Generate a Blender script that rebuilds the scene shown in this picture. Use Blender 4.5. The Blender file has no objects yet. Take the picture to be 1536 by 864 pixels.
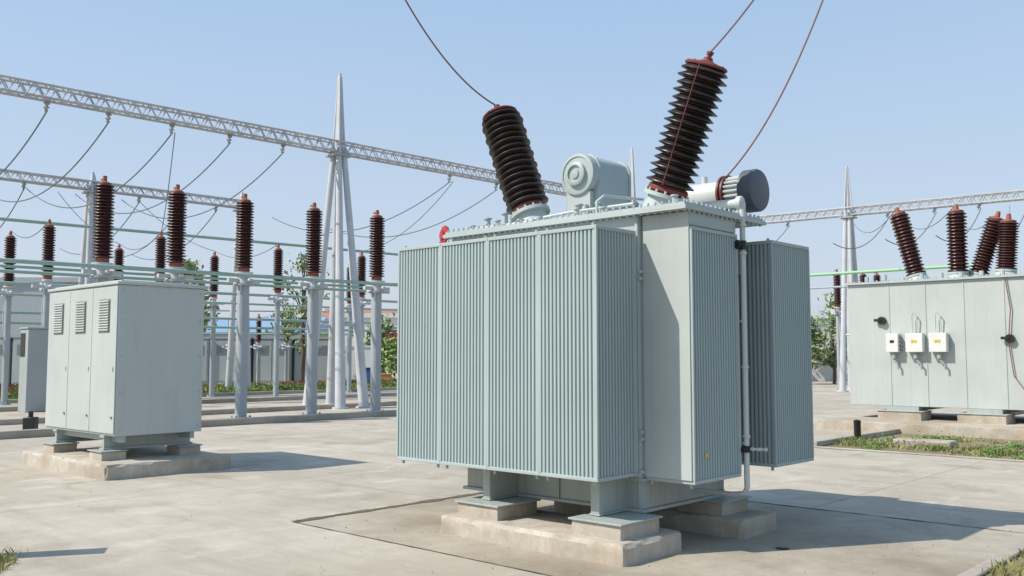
import bpy, math, random
from mathutils import Vector, Matrix, noise as mnoise
random.seed(7)
scene=bpy.context.scene
COL=scene.collection
ROT=-math.radians(42.7)
AX=Vector((0.735,-0.678,0)); BX=Vector((0.678,0.735,0))
OX,OY=0.683,7.42
# ------------------------------------------------------------ materials
def newmat(name):
    m=bpy.data.materials.new(name); m.use_nodes=True
    nt=m.node_tree; nt.nodes.clear()
    out=nt.nodes.new('ShaderNodeOutputMaterial'); b=nt.nodes.new('ShaderNodeBsdfPrincipled')
    nt.links.new(b.outputs[0],out.inputs[0])
    return m,nt,b
def noise(nt,vec,scale,detail=4,rough=.6):
    n=nt.nodes.new('ShaderNodeTexNoise'); n.inputs['Scale'].default_value=scale
    n.inputs['Detail'].default_value=detail; n.inputs['Roughness'].default_value=rough
    nt.links.new(vec,n.inputs['Vector']); return n.outputs['Fac']
def ramp(nt,fac,stops):
    r=nt.nodes.new('ShaderNodeValToRGB'); e=r.color_ramp.elements
    while len(e)<len(stops): e.new(0.5)
    for i,(p,c) in enumerate(stops):
        e[i].position=p; e[i].color=(c[0],c[1],c[2],1) if isinstance(c,(tuple,list)) else (c,c,c,1)
    nt.links.new(fac,r.inputs['Fac']); return r.outputs['Color']
def mix(nt,f,a,b,mode='MIX'):
    m=nt.nodes.new('ShaderNodeMix'); m.data_type='RGBA'; m.blend_type=mode
    for i,v in ((0,f),(6,a),(7,b)):
        if isinstance(v,(int,float)): m.inputs[i].default_value=v
        elif isinstance(v,(tuple,list)): m.inputs[i].default_value=(v[0],v[1],v[2],1)
        else: nt.links.new(v,m.inputs[i])
    return m.outputs[2]
def mth(nt,op,a,b=None):
    m=nt.nodes.new('ShaderNodeMath'); m.operation=op
    for i,v in enumerate((a,b)):
        if v is None: continue
        if isinstance(v,(int,float)): m.inputs[i].default_value=v
        else: nt.links.new(v,m.inputs[i])
    return m.outputs[0]
def mapping(nt,vec,sc):
    m=nt.nodes.new('ShaderNodeMapping'); m.inputs['Scale'].default_value=sc
    nt.links.new(vec,m.inputs['Vector']); return m.outputs['Vector']
def coords(nt): return nt.nodes.new('ShaderNodeTexCoord').outputs['Object']
def bump(nt,b,h,strength=.2,dist=.01):
    n=nt.nodes.new('ShaderNodeBump'); n.inputs['Strength'].default_value=strength; n.inputs['Distance'].default_value=dist
    nt.links.new(h,n.inputs['Height']); nt.links.new(n.outputs[0],b.inputs['Normal'])
def paint(name,col,rough=.45,var=.06,metal=0,streak=.12,dirt=(.25,.22,.17)):
    m,nt,b=newmat(name); c=coords(nt)
    n1=noise(nt,c,1.1,4); n2=noise(nt,mapping(nt,c,(9,9,.5)),1.5,4)
    lo=tuple(x*(1-var) for x in col); hi=tuple(min(1,x*(1+var)) for x in col)
    base=ramp(nt,n1,[(.3,lo),(.7,hi)])
    f=ramp(nt,n2,[(.52,0),(.8,streak)])
    cc=mix(nt,f,base,dirt)
    nt.links.new(cc,b.inputs['Base Color'])
    r=ramp(nt,n1,[(.3,rough-.06),(.7,rough+.12)]); nt.links.new(r,b.inputs['Roughness'])
    b.inputs['Metallic'].default_value=metal
    return m
def simple(name,col,rough=.6,metal=0,var=.15,sc=8):
    m,nt,b=newmat(name); c=coords(nt)
    base=ramp(nt,noise(nt,c,sc,4),[(.3,tuple(x*(1-var) for x in col)),(.7,tuple(min(1,x*(1+var)) for x in col))])
    nt.links.new(base,b.inputs['Base Color']); b.inputs['Roughness'].default_value=rough; b.inputs['Metallic'].default_value=metal
    return m
def concrete(name,lo,hi,stain=(.16,.14,.11),st=.6,sc=1.0,joints=0,drips=False):
    m,nt,b=newmat(name); c=coords(nt)
    big=noise(nt,c,.35*sc,6,.6); med=noise(nt,c,2.4*sc,7,.7); fine=noise(nt,c,45,3)
    base=ramp(nt,med,[(.28,lo),(.72,hi)])
    base=mix(nt,ramp(nt,big,[(.42,0),(.66,st)]),base,stain)
    spots=noise(nt,c,7*sc,3)
    base=mix(nt,ramp(nt,spots,[(.62,0),(.74,.35)]),base,(hi[0]*1.12,hi[1]*1.12,hi[2]*1.12))
    base=mix(nt,ramp(nt,fine,[(.3,.25),(.6,0)]),base,stain)
    if drips:
        d=noise(nt,mapping(nt,c,(5,5,1.2)),1.2,4)
        base=mix(nt,ramp(nt,d,[(.5,0),(.72,.45)]),base,(.36,.25,.15))
    if joints:
        tr=noise(nt,mapping(nt,c,(.25,2.2,1)),1.3,5,.65)
        base=mix(nt,ramp(nt,tr,[(.48,0),(.75,.6)]),base,stain)
        blot=noise(nt,c,.9,5,.55)
        base=mix(nt,ramp(nt,blot,[(.56,0),(.63,.34)]),base,(stain[0]*.8,stain[1]*.78,stain[2]*.72))
        pale=noise(nt,mapping(nt,c,(1.3,.6,1)),1.1,6,.7)
        base=mix(nt,ramp(nt,pale,[(.54,0),(.68,.55)]),base,(.62,.575,.495))
        vo=nt.nodes.new('ShaderNodeTexVoronoi'); vo.feature='DISTANCE_TO_EDGE'; vo.inputs['Scale'].default_value=.33
        wv=nt.nodes.new('ShaderNodeVectorMath'); wv.operation='ADD'
        ns=nt.nodes.new('ShaderNodeTexNoise'); ns.inputs['Scale'].default_value=1.2; ns.inputs['Detail'].default_value=5
        nt.links.new(c,ns.inputs['Vector']); nt.links.new(c,wv.inputs[0]); nt.links.new(ns.outputs['Color'],wv.inputs[1])
        nt.links.new(wv.outputs[0],vo.inputs['Vector'])
        cr=mth(nt,'LESS_THAN',vo.outputs['Distance'],.0022)
        base=mix(nt,mth(nt,'MULTIPLY',cr,ramp(nt,big,[(.45,0),(.6,.35)])),base,(.14,.12,.09))
        sep=nt.nodes.new('ShaderNodeSeparateXYZ'); nt.links.new(c,sep.inputs[0])
        def jl(s,off):
            fr=mth(nt,'FRACT',mth(nt,'DIVIDE',mth(nt,'ADD',s,off),joints))
            d=mth(nt,'ABSOLUTE',mth(nt,'SUBTRACT',fr,.5))
            return mth(nt,'GREATER_THAN',d,.5-.011/joints)
        g=mth(nt,'MAXIMUM',jl(sep.outputs[0],1.9+100),jl(sep.outputs[1],.65+100))
        cell=nt.nodes.new('ShaderNodeTexWhiteNoise')
        comb=nt.nodes.new('ShaderNodeCombineXYZ')
        nt.links.new(mth(nt,'FLOOR',mth(nt,'DIVIDE',mth(nt,'ADD',sep.outputs[0],1.9+100),joints)),comb.inputs[0])
        nt.links.new(mth(nt,'FLOOR',mth(nt,'DIVIDE',mth(nt,'ADD',sep.outputs[1],.65+100),joints)),comb.inputs[1])
        nt.links.new(comb.outputs[0],cell.inputs['Vector'])
        base=mix(nt,mth(nt,'MULTIPLY',cell.outputs['Value'],.24),base,(.30,.265,.205))
        base=mix(nt,mth(nt,'MULTIPLY',g,.55),base,(.17,.135,.10))
    nt.links.new(base,b.inputs['Base Color']); b.inputs['Roughness'].default_value=.85
    bump(nt,b,med if not joints else fine,.3,.01)
    return m
M={}
M['paint']=paint('transformer paint',(.37,.43,.42))
M['paint2']=paint('cabinet paint',(.44,.48,.46),streak=.16)
M['lid']=paint('lid paint',(.41,.46,.45),streak=.2)
M['fin']=paint('fin paint',(.345,.425,.42),streak=.05,var=.04)
M['white']=paint('white pipe',(.55,.58,.565),streak=.25)
M['darkgrey']=paint('dark grey paint',(.085,.10,.115))
M['porc']=paint('brown porcelain',(.028,.019,.017),rough=.3,var=.3,streak=.25,dirt=(.09,.07,.06))
M['porc2']=paint('maroon porcelain',(.058,.020,.018),rough=.32,var=.3,streak=.2,dirt=(.12,.07,.06))
M['redcap']=paint('red cap',(.15,.032,.024),rough=.5,var=.3,streak=.4,dirt=(.12,.08,.06))
M['orange']=paint('orange cap',(.27,.085,.05),rough=.6,var=.3,streak=.4)
M['red']=simple('red enamel',(.40,.02,.02),.35)
M['copper']=simple('brown wire',(.20,.085,.06),.5)
M['cable']=simple('grey cable',(.13,.16,.17),.6)
M['steel']=paint('galvanised steel',(.50,.52,.54),rough=.5,var=.12,streak=.2)
M['truss']=paint('truss steel',(.46,.465,.47),rough=.5,var=.2,streak=.3)
M['column']=paint('column steel',(.34,.375,.395),rough=.5,var=.1)
M['green']=paint('green tube',(.29,.42,.36),rough=.45)
M['brightgreen']=paint('bright green tube',(.25,.48,.27),rough=.45)
M['black']=simple('black plastic',(.012,.013,.015),.4)
M['rust']=paint('skid steel',(.35,.39,.37),streak=.5)
M['plinth']=concrete('plinth concrete',(.36,.33,.27),(.58,.545,.47),(.28,.22,.155),.75,2.0,drips=True)
M['yard']=concrete('yard concrete',(.415,.368,.295),(.53,.48,.40),(.29,.24,.175),.6,.8,joints=6.0)
M['pad']=concrete('pad concrete',(.33,.285,.22),(.455,.405,.325),(.20,.155,.10),.8,1.5)
M['joint']=simple('joint filler',(.11,.09,.065),.9)
M['kerb']=concrete('kerb concrete',(.33,.29,.24),(.46,.42,.36),(.24,.19,.14),.6,2)
M['soil']=concrete('soil',(.19,.14,.085),(.32,.25,.16),(.12,.12,.05),.7,2.5)
M['bldg']=simple('grey cladding',(.36,.39,.42),.7)
M['wallpale']=simple('pale wall render',(.52,.53,.52),.8,var=.06)
M['wallwhite']=simple('white render',(.66,.66,.64),.8,var=.06)
M['blueroof']=simple('faded blue roof',(.22,.34,.50),.6)
M['tile']=simple('tile roof',(.34,.18,.13),.8)
M['ochre']=simple('yellow-green paint',(.45,.48,.10),.7)
M['orangeb']=simple('orange crate paint',(.45,.22,.08),.7)
M['blue']=simple('blue paint',(.05,.12,.35),.5)
M['glass']=simple('window glass',(.10,.13,.16),.15)
M['kiosk']=paint('kiosk paint',(.33,.365,.365))
M['vent']=simple('vent grille',(.18,.20,.205),.5)
M['yellow']=simple('yellow label',(.6,.45,.05),.5)
M['bark']=simple('bark',(.12,.09,.065),.9)
def leafmat(name,a,b_,sc=1.4):
    m,nt,b=newmat(name); c=coords(nt)
    base=ramp(nt,noise(nt,c,sc,4),[(.3,a),(.7,b_)])
    nt.links.new(base,b.inputs['Base Color']); b.inputs['Roughness'].default_value=.6
    return m
M['leaf']=leafmat('foliage',(.10,.18,.035),(.22,.30,.08))
M['leaf2']=leafmat('pale foliage',(.15,.21,.08),(.27,.32,.14))
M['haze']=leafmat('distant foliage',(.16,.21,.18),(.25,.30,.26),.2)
M['grass']=leafmat('grass blades',(.11,.17,.035),(.38,.33,.15))
M['weed']=leafmat('green weeds',(.07,.17,.02),(.18,.30,.06),3)
M['flower']=leafmat('reddish bedding plants',(.25,.07,.05),(.18,.17,.06),2)
# ------------------------------------------------------------ mesh builder
class MB:
    def __init__(s): s.v=[]; s.f=[]; s.m=[]; s.mi=0
    def add(s,vs,fs):
        o=len(s.v); s.v+= [tuple(x) for x in vs]
        for f in fs: s.f.append(tuple(i+o for i in f)); s.m.append(s.mi)
    def box(s,x0,x1,y0,y1,z0,z1):
        s.add([(x0,y0,z0),(x1,y0,z0),(x1,y1,z0),(x0,y1,z0),(x0,y0,z1),(x1,y0,z1),(x1,y1,z1),(x0,y1,z1)],
              [(3,2,1,0),(4,5,6,7),(0,1,5,4),(1,2,6,5),(2,3,7,6),(3,0,4,7)]); return s
    def roughbox(s,x0,x1,y0,y1,z0,z1,st=.03,amp=.017,seed=0):
        """cast-concrete block with worn, chipped edges"""
        nx=max(2,int((x1-x0)/st)); ny=max(2,int((y1-y0)/st)); nz=max(2,int((z1-z0)/st))
        idx={}; vs=[]; fs=[]
        def V(i,j,k):
            if (i,j,k) in idx: return idx[(i,j,k)]
            p=Vector((x0+(x1-x0)*i/nx,y0+(y1-y0)*j/ny,z0+(z1-z0)*k/nz))
            e=(i in(0,nx))+(j in(0,ny))+(k==nz)
            q=p+Vector((seed*3.1,seed,0))
            nn=mnoise.noise(q*4)*.6+mnoise.noise(q*13)*.5
            inx=Vector((1 if i==0 else (-1 if i==nx else 0), 1 if j==0 else (-1 if j==ny else 0), -1 if k==nz else 0))
            off=amp*.35*nn
            if e>=2: off=amp*(.4+1.3*max(0,mnoise.noise(q*7)+.15)+3*max(0,mnoise.noise(q*3.3+Vector((9,9,9)))-.18))
            p=p+inx*off
            idx[(i,j,k)]=len(vs); vs.append(p); return idx[(i,j,k)]
        for i in range(nx):
            for j in range(ny): fs.append((V(i,j,nz),V(i+1,j,nz),V(i+1,j+1,nz),V(i,j+1,nz)))
        for k in range(nz):
            for i in range(nx):
                fs.append((V(i,0,k),V(i+1,0,k),V(i+1,0,k+1),V(i,0,k+1))); fs.append((V(i+1,ny,k),V(i,ny,k),V(i,ny,k+1),V(i+1,ny,k+1)))
            for j in range(ny):
                fs.append((V(nx,j,k),V(nx,j+1,k),V(nx,j+1,k+1),V(nx,j,k+1))); fs.append((V(0,j+1,k),V(0,j,k),V(0,j,k+1),V(0,j+1,k+1)))
        s.add(vs,fs); return s
    def lathe(s,p,d,prof,seg=24,caps=True):
        p=Vector(p); d=Vector(d).normalized()
        u=d.orthogonal().normalized(); w=d.cross(u)
        vs=[];fs=[]
        for r,h in prof:
            for i in range(seg):
                t=2*math.pi*i/seg
                vs.append(p+d*h+(u*math.cos(t)+w*math.sin(t))*r)
        for j in range(len(prof)-1):
            for i in range(seg):
                k=(i+1)%seg
                fs.append((j*seg+i,j*seg+k,(j+1)*seg+k,(j+1)*seg+i))
        if caps:
            fs.append(tuple(reversed(range(seg)))); fs.append(tuple((len(prof)-1)*seg+i for i in range(seg)))
        s.add(vs,fs); return s
    def cyl(s,p0,p1,r0,r1=None,seg=12):
        p0=Vector(p0);p1=Vector(p1)
        return s.lathe(p0,p1-p0,[(r0,0),(r0 if r1 is None else r1,(p1-p0).length)],seg)
    def tube(s,pts,r,seg=6):
        pts=[Vector(p) for p in pts]; n=len(pts); vs=[];fs=[]
        t0=(pts[1]-pts[0]).normalized(); u=t0.orthogonal().normalized()
        for i,p in enumerate(pts):
            t=(pts[min(i+1,n-1)]-pts[max(i-1,0)]).normalized()
            u=(u-t*u.dot(t)).normalized(); w=t.cross(u)
            for k in range(seg):
                a=2*math.pi*k/seg; vs.append(p+(u*math.cos(a)+w*math.sin(a))*r)
        for i in range(n-1):
            for k in range(seg):
                q=(k+1)%seg; fs.append((i*seg+k,i*seg+q,(i+1)*seg+q,(i+1)*seg+k))
        fs.append(tuple(reversed(range(seg)))); fs.append(tuple((n-1)*seg+k for k in range(seg)))
        s.add(vs,fs); return s
def mk(name,mb,mats,parent=None,loc=(0,0,0),rot=0,bevel=0,smooth=True):
    me=bpy.data.meshes.new(name); me.from_pydata(mb.v,[],mb.f); 
    if not isinstance(mats,(list,tuple)): mats=[mats]
    for x in mats: me.materials.append(M[x])
    me.polygons.foreach_set('material_index',mb.m); me.update()
    if smooth:
        me.shade_smooth(); me.set_sharp_from_angle(angle=math.radians(34))
    o=bpy.data.objects.new(name,me); COL.objects.link(o)
    o.location=loc; o.rotation_euler=(0,0,rot)
    if parent: o.parent=parent
    if bevel:
        b=o.modifiers.new('Bevel','BEVEL'); b.width=bevel; b.segments=2; b.limit_method='ANGLE'
    return o
def tag(o,label,cat,group=None,kind=None):
    o["label"]=label; o["category"]=cat
    if group: o["group"]=group
    if kind: o["kind"]=kind
    return o
def thing(name,label,cat,loc,rot=0,group=None):
    e=bpy.data.objects.new(name,None); e.empty_display_size=.3; COL.objects.link(e)
    e.location=loc; e.rotation_euler=(0,0,rot); return tag(e,label,cat,group)
def structure(o): o["kind"]="structure"; return o
def dup(root,loc,label=None,rot=None):
    def rec2(o,par):
        ch=list(o.children); c=o.copy(); COL.objects.link(c)
        if par: c.parent=par
        for k in ch: rec2(k,c)
        return c
    c=rec2(root,None); c.location=loc
    if rot is not None: c.rotation_euler=(0,0,rot)
    if label: c["label"]=label
    return c
def sheds(L,rc,rs,n,h0=0):
    p=[(rc,h0)]; st=L/n
    for i in range(n):
        z=h0+i*st; R=rs*(1 if i%2==0 else .94)
        p+=[(rc,z+.06*st),(R*.97,z+.26*st),(R,z+.34*st),(R*.985,z+.44*st),(rc+.015,z+.84*st),(rc,z+.98*st)]
    return p
# ------------------------------------------------------------ ground
g=MB(); g.add([(-600,-200,0),(600,-200,0),(600,900,0),(-600,900,0)],[(0,1,2,3)])
structure(mk('ground',g,'soil',smooth=False))
y=MB()
y.add([(2.25,-14,0),(2.25,9.8,0),(-2.8,9.8,0),(-2.8,60,0),(-75,60,0),(-75,-14,0)],[(0,1,2,3,4,5)])
structure(mk('concrete_yard',y,'yard',loc=(OX,OY,.004),rot=ROT,smooth=False))
p=MB(); p.add([(-3.2,-.65,0),(2.25,-.65,0),(2.25,3.5,0),(-3.2,3.5,0)],[(0,1,2,3)])
structure(mk('concrete_pad',p,'pad',loc=(OX,OY,.008),rot=ROT,smooth=False))
j=MB()
def strip(p,q,w):
    p=Vector(p);q=Vector(q); L=(q-p).length; d=(q-p)/L; s=Vector((-d.y,d.x,0)); n=int(L/.06); vs=[];fs=[]
    for i in range(n+1):
        c=p+d*L*i/n; a=w*max(.15,1+1.1*mnoise.noise(c*3.1)+.6*mnoise.noise(c*9)); o=.012*mnoise.noise(c*1.3)+.006*mnoise.noise(c*8)
        vs+=[c+s*(a/2+o),c-s*(a/2-o)]
    for i in range(n): fs.append((2*i+1,2*i+3,2*i+2,2*i))
    j.add(vs,fs)
strip((-3.195,-.65,0),(-3.195,3.5,0),.095); strip((-3.2,3.495,0),(2.25,3.495,0),.03); strip((-3.2,-.655,0),(2.25,-.655,0),.008)
structure(mk('pavement_joint',j,'joint',loc=(OX,OY,.0125),rot=ROT,smooth=False))
def kerb(x0,x1,y0,y1,h=.12):
    k=MB().box(x0,x1,y0,y1,0,h); o=mk('kerb',k,'kerb',loc=(OX,OY,0),rot=ROT,bevel=.015)
    structure(o); return o
kerb(2.25,2.37,-14,9.8,.03)
kerb(-2.8,12,9.8,9.90,.03)
kerb(-15.2,-15.0,-6,14,.16)
kerb(-19.2,-19.0,-8,16,.14)
kerb(-25,-24.8,-8,24,.14)
kerb(-30,-29.8,-8,34,.14)
kerb(-36,-35.8,-10,40,.14)
kerb(-2.9,-2.78,10,40,.1)
kerb(-2.7,14,27,27.2,.14)
s=MB(); s.box(-2.6,16,19.5,24,0,.02); structure(mk('far_road',s,'yard',loc=(OX,OY,.004),rot=ROT))
s=MB(); s.box(-40,-36.1,-10,40,0,.02); structure(mk('grass_verge',s,'soil',loc=(OX,OY,.004),rot=ROT))
s=MB(); s.box(-33.5,-30.05,-10,36,0,.03); structure(mk('grass_verge',s,'soil',loc=(OX,OY,.004),rot=ROT))
# ------------------------------------------------------------ grass
def loc2w(x,y_): return (OX+AX.x*x+BX.x*y_, OY+AX.y*x+BX.y*y_)
gm=MB(); wm=MB(); fm=MB()
def blades(x0,x1,y0,y1,n,h,m=None,dens=45):
    m=m or gm
    cl=[(random.uniform(x0,x1),random.uniform(y0,y1),random.random(),random.uniform(.06,.22)) for _ in range(max(6,n//dens))]
    for _ in range(n):
        cx,cy,k,sp=random.choice(cl)
        x=cx+random.gauss(0,sp); yy=cy+random.gauss(0,sp)
        if not(x0<x<x1 and y0<yy<y1): continue
        X,Y=loc2w(x,yy); a=random.uniform(0,6.28); hh=h*random.uniform(.35,1.1)*(.45+.9*k*k); w=random.uniform(.004,.012)*(1+h*2)
        dx,dy=math.cos(a)*w,math.sin(a)*w; lx,ly=random.gauss(0,.5)*hh,random.gauss(0,.5)*hh
        m.add([(X-dx,Y-dy,0),(X+dx,Y+dy,0),(X+dx*.6+lx*.4,Y+dy*.6+ly*.4,hh*.6),(X+lx,Y+ly,hh)],[(0,1,2,3)])
def cover(m,x0,x1,y0,y1,n,h,s0=.04,s1=.10):
    """loose leafy ground cover for distant beds"""
    for _ in range(n):
        x=random.uniform(x0,x1); yy=random.uniform(y0,y1)
        if mnoise.noise(Vector((x*.5,yy*.5,3)))<-.25: continue
        X,Y=loc2w(x,yy); z=random.uniform(.02,h); s=random.uniform(s0,s1); a=random.uniform(0,6.28); t=random.uniform(-.6,.6)
        m.add([(X-s*math.cos(a),Y-s*math.sin(a),z),(X,Y,max(0,z-s*.6)),(X+s*math.cos(a),Y+s*math.sin(a),z+s*t),(X,Y,z+s*.6)],[(0,1,2,3)])
blades(2.36,4.2,-3,4,4500,.10)
blades(-2.7,9,9.92,11.6,8000,.12,dens=110)
blades(-2.7,9,11.6,15.4,3500,.10,dens=90)
blades(-2.5,9,16,19.4,9000,.14)
blades(-39,-36.2,0,34,7000,.35)
blades(-3,8,24.2,27,4000,.3)
cover(wm,-33.3,-30.3,4,34,7000,.30); cover(gm,-33.3,-30.3,2,34,6000,.22)
cover(fm,-34.9,-33.6,0,34,4500,.40)
cover(wm,-2.5,4,15.9,19.3,5000,.12,.02,.06); cover(wm,-2.5,10,24.3,27,3000,.35)
def tuft(m,X0,Y0,r,n,sc=1):
    for _ in range(n):
        X=X0+random.gauss(0,r); Y=Y0+random.gauss(0,r)
        z=abs(random.gauss(0,1))*r*.5+.01; s=random.uniform(.012,.03)*sc; a=random.uniform(0,6.28)
        m.add([(X,Y,z),(X+math.cos(a-.5)*s,Y+math.sin(a-.5)*s,z+s*.6),(X+math.cos(a)*s*2,Y+math.sin(a)*s*2,z+s*.3),(X+math.cos(a+.5)*s,Y+math.sin(a+.5)*s,z)],[(0,1,2,3)])
for _ in range(50):
    cx,cy=random.uniform(-2.6,7.5),random.uniform(10.05,12.6); X,Y=loc2w(cx,cy); tuft(wm,X,Y,random.uniform(.05,.20),150)
for _ in range(9):
    X,Y=loc2w(random.uniform(2.45,3.6),random.uniform(-1,3.4)); tuft(wm,X,Y,random.uniform(.04,.08),80,.6)
for _ in range(30):
    t=random.random(); X,Y=loc2w(-3.2,-.6+4*t*t); tuft(wm,X,Y,.012,6,.3)
for _ in range(3800):
    X=-4.03+random.gauss(0,.12)-.05; Y=7.02+random.gauss(0,.22)
    if X>-3.76+.25*(7.05-Y): continue
    a=random.uniform(0,6.28); hh=random.uniform(.02,.08); w=.005
    dx,dy=math.cos(a)*w,math.sin(a)*w; lx,ly=random.gauss(0,.5)*hh,random.gauss(0,.5)*hh
    gm.add([(X-dx,Y-dy,0),(X+dx,Y+dy,0),(X+dx*.6+lx*.4,Y+dy*.6+ly*.4,hh*.6),(X+lx,Y+ly,hh)],[(0,1,2,3)])
for _ in range(5): tuft(wm,-4.06+random.gauss(0,.06),7.0+random.gauss(0,.2),.04,60,.5)
for _ in range(7000):
    X=random.uniform(-26,-16.5); Y=39.5+random.gauss(0,.5); z=random.uniform(0,.42); s=random.uniform(.03,.08); a=random.uniform(0,6.28)
    fm.add([(X-s*math.cos(a),Y-s*math.sin(a),z),(X,Y,z-s*.6),(X+s*math.cos(a),Y+s*math.sin(a),z),(X,Y,z+s*.6)],[(0,1,2,3)])
go=mk('grass',gm,'grass',smooth=False); tag(go,'sparse dry and green grass beside the paved yard','grass',kind='stuff')
go=mk('weeds',wm,'weed',smooth=False); tag(go,'bright green low weeds over brown soil','weeds',kind='stuff')
fo=mk('flower_bed',fm,'flower',smooth=False); tag(fo,'low reddish bedding plants along the far yard edge','flower bed',kind='stuff')
sm_=MB()
for _ in range(320):
    if random.random()<.5: X,Y=loc2w(random.uniform(-3,2.1),random.uniform(-1.2,3.4))
    else: X,Y=loc2w(random.uniform(-8,2.2),random.uniform(-2,9.5))
    r=random.uniform(.002,.008); sm_.lathe((X,Y,.010),(random.gauss(0,.2),random.gauss(0,.2),1),[(r,0),(r*1.1,r*.5),(r*.5,r)],5)
go=mk('grit',sm_,'kerb',smooth=False); tag(go,'loose grit and crumbs lying on the concrete','grit',kind='stuff')
dc=mk('drain_cover',MB().cyl((0,0,0),(0,0,.006),.055,seg=20).cyl((0,0,.006),(0,0,.009),.04,seg=20),'black',loc=(2.25,7.86,.012)); tag(dc,'small dark round drain cover set in the concrete pad','drain cover')
# ------------------------------------------------------------ main transformer
T=thing('power_transformer','large grey-green power transformer with ribbed radiators on concrete plinth','transformer',(OX,OY,.30),ROT)
def tp(name,mb,mat,parent=T,bevel=0,**k):
    o=mk(name,mb,mat,parent=parent,bevel=bevel,**k); 
    o.location=(0,0,-.30) if parent is T else (0,0,0)
    return o
def ribbed(x0,x1,y0,y1,z0,z1,faces,pitch=.041,dep=.022,mb=None):
    mb=mb or MB()
    pts=[]
    def side(p,q,nrm,rib):
        L=math.hypot(q[0]-p[0],q[1]-p[1]); d=((q[0]-p[0])/L,(q[1]-p[1])/L)
        if not rib: pts.append(p); return
        n=max(1,int(round((L-.04)/pitch))); m=(L-n*pitch)/2
        pts.append(p)
        for i in range(n):
            for (fx,dd) in ((.0,0),(.12,dep),(.34,dep),(.46,0),(.62,-.002),(.86,-.002)):
                s=m+(i+fx)*pitch+pitch*.27
                if s<L-.004: pts.append((p[0]+d[0]*s-nrm[0]*dd,p[1]+d[1]*s-nrm[1]*dd))
    side((x0,y0),(x1,y0),(0,-1),'f' in faces)
    side((x1,y0),(x1,y1),(1,0),'r' in faces)
    side((x1,y1),(x0,y1),(0,1),'b' in faces)
    side((x0,y1),(x0,y0),(-1,0),'l' in faces)
    n=len(pts)
    mb.add([(a,b,z0) for a,b in pts]+[(a,b,z1) for a,b in pts],[(i,(i+1)%n,n+(i+1)%n,n+i) for i in range(n)])
    return mb
def bank(x0,x1,y0,y1,faces,z0=.62,z1=2.65):
    mb=ribbed(x0,x1,y0,y1,z0+.02,z1-.02,faces)
    o=tp('radiator',mb,'fin')
    f=MB(); e=.010
    f.box(x0-e,x1+e,y0-e,y1+e,z1-.02,z1+.012); f.box(x0-e,x1+e,y0-e,y1+e,z0-.01,z0+.02)
    for (cx,cy) in ((x0,y0),(x1,y0),(x1,y1),(x0,y1)):
        f.box(cx-.012,cx+.012,cy-.012,cy+.012,z0+.02,z1-.02)
    for cx in (x0+.05,x1-.05):
        f.cyl((cx,y0+.03,z0-.01),(cx,y0+.03,z0-.045),.014,seg=8)
        f.cyl((cx,y0+.03,z1+.012),(cx,y0+.03,z1+.035),.014,seg=8)
    mk('radiator_frame',f,'paint',parent=o,bevel=.004)
    return o
for i in range(4):
    w=.61; bank(-2.44+i*w+.010,-2.44+(i+1)*w-.010,0,.53,'flr')
bank(.0,.48,.64,1.37,'rb',z0=.58,z1=2.66)
for i in range(4):
    w=.6375; bank(-2.0+i*w+.025,-2.0+(i+1)*w+.009,1.88,2.62,'frbl')
t=MB()
t.box(-2.30,0,.58,1.82,.58,2.80)
t.box(0,.475,.632,1.38,2.68,2.80)
t.box(-2.28,-.02,.50,.60,2.36,2.60)
t.box(-2.28,-.02,.50,.60,.72,.92)
t.box(-2.2,.3,1.80,1.86,2.36,2.6); t.box(-2.2,.0,1.80,1.86,.72,.92)
t.cyl((-.02,.585,.60),(-.02,.585,2.8),.02,seg=10)
tp('tank',t,'paint',bevel=.006)
sp=MB(); sp.box(.012,.468,.618,.632,.60,2.795); tp('side_plate',sp,'paint2',bevel=.003)
l=MB(); l.box(-2.36,.51,.51,1.88,2.802,2.835); l.box(-2.34,.49,.53,1.86,2.838,2.862)
for i in range(40):
    xx=-2.30+i*.0715
    l.cyl((xx,.535,2.862),(xx,.535,2.885),.011,seg=6)
    l.cyl((xx,.535,2.802),(xx,.535,2.785),.011,seg=6)
for i in range(17):
    yy=.60+i*.075
    l.cyl((.475,yy,2.862),(.475,yy,2.885),.011,seg=6); l.cyl((.49,yy,2.802),(.49,yy,2.785),.011,seg=6)
for xx,h in ((-2.1,.05),(-1.75,.07),(-1.2,.05),(-.75,.08),(-.45,.06),(.3,.08),(-1.45,.05)):
    l.cyl((xx,.68,2.862),(xx,.68,2.862+h),.022,seg=10); l.cyl((xx,.68,2.862+h),(xx,.68,2.875+h),.034,seg=10)
tp('lid',l,'lid')
b=MB(); b.box(-2.08,0,.60,1.80,.33,.58); b.box(-2.12,.03,.575,1.83,.302,.33); b.box(-2.12,.03,.575,1.83,.56,.585)
for xx in (-1.75,-.9,-.02): b.box(xx-.008,xx+.008,.58,.605,.33,.56)
tp('base_frame',b,'rust',bevel=.004)
for xx in (-.20,-1.44):
    k=MB(); k.box(xx-.055,xx+.055,.20,2.2,.304,.318); k.box(xx-.045,xx+.045,.21,2.2,.318,.605)
    tp('skid',k,'rust',bevel=.004)
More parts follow.
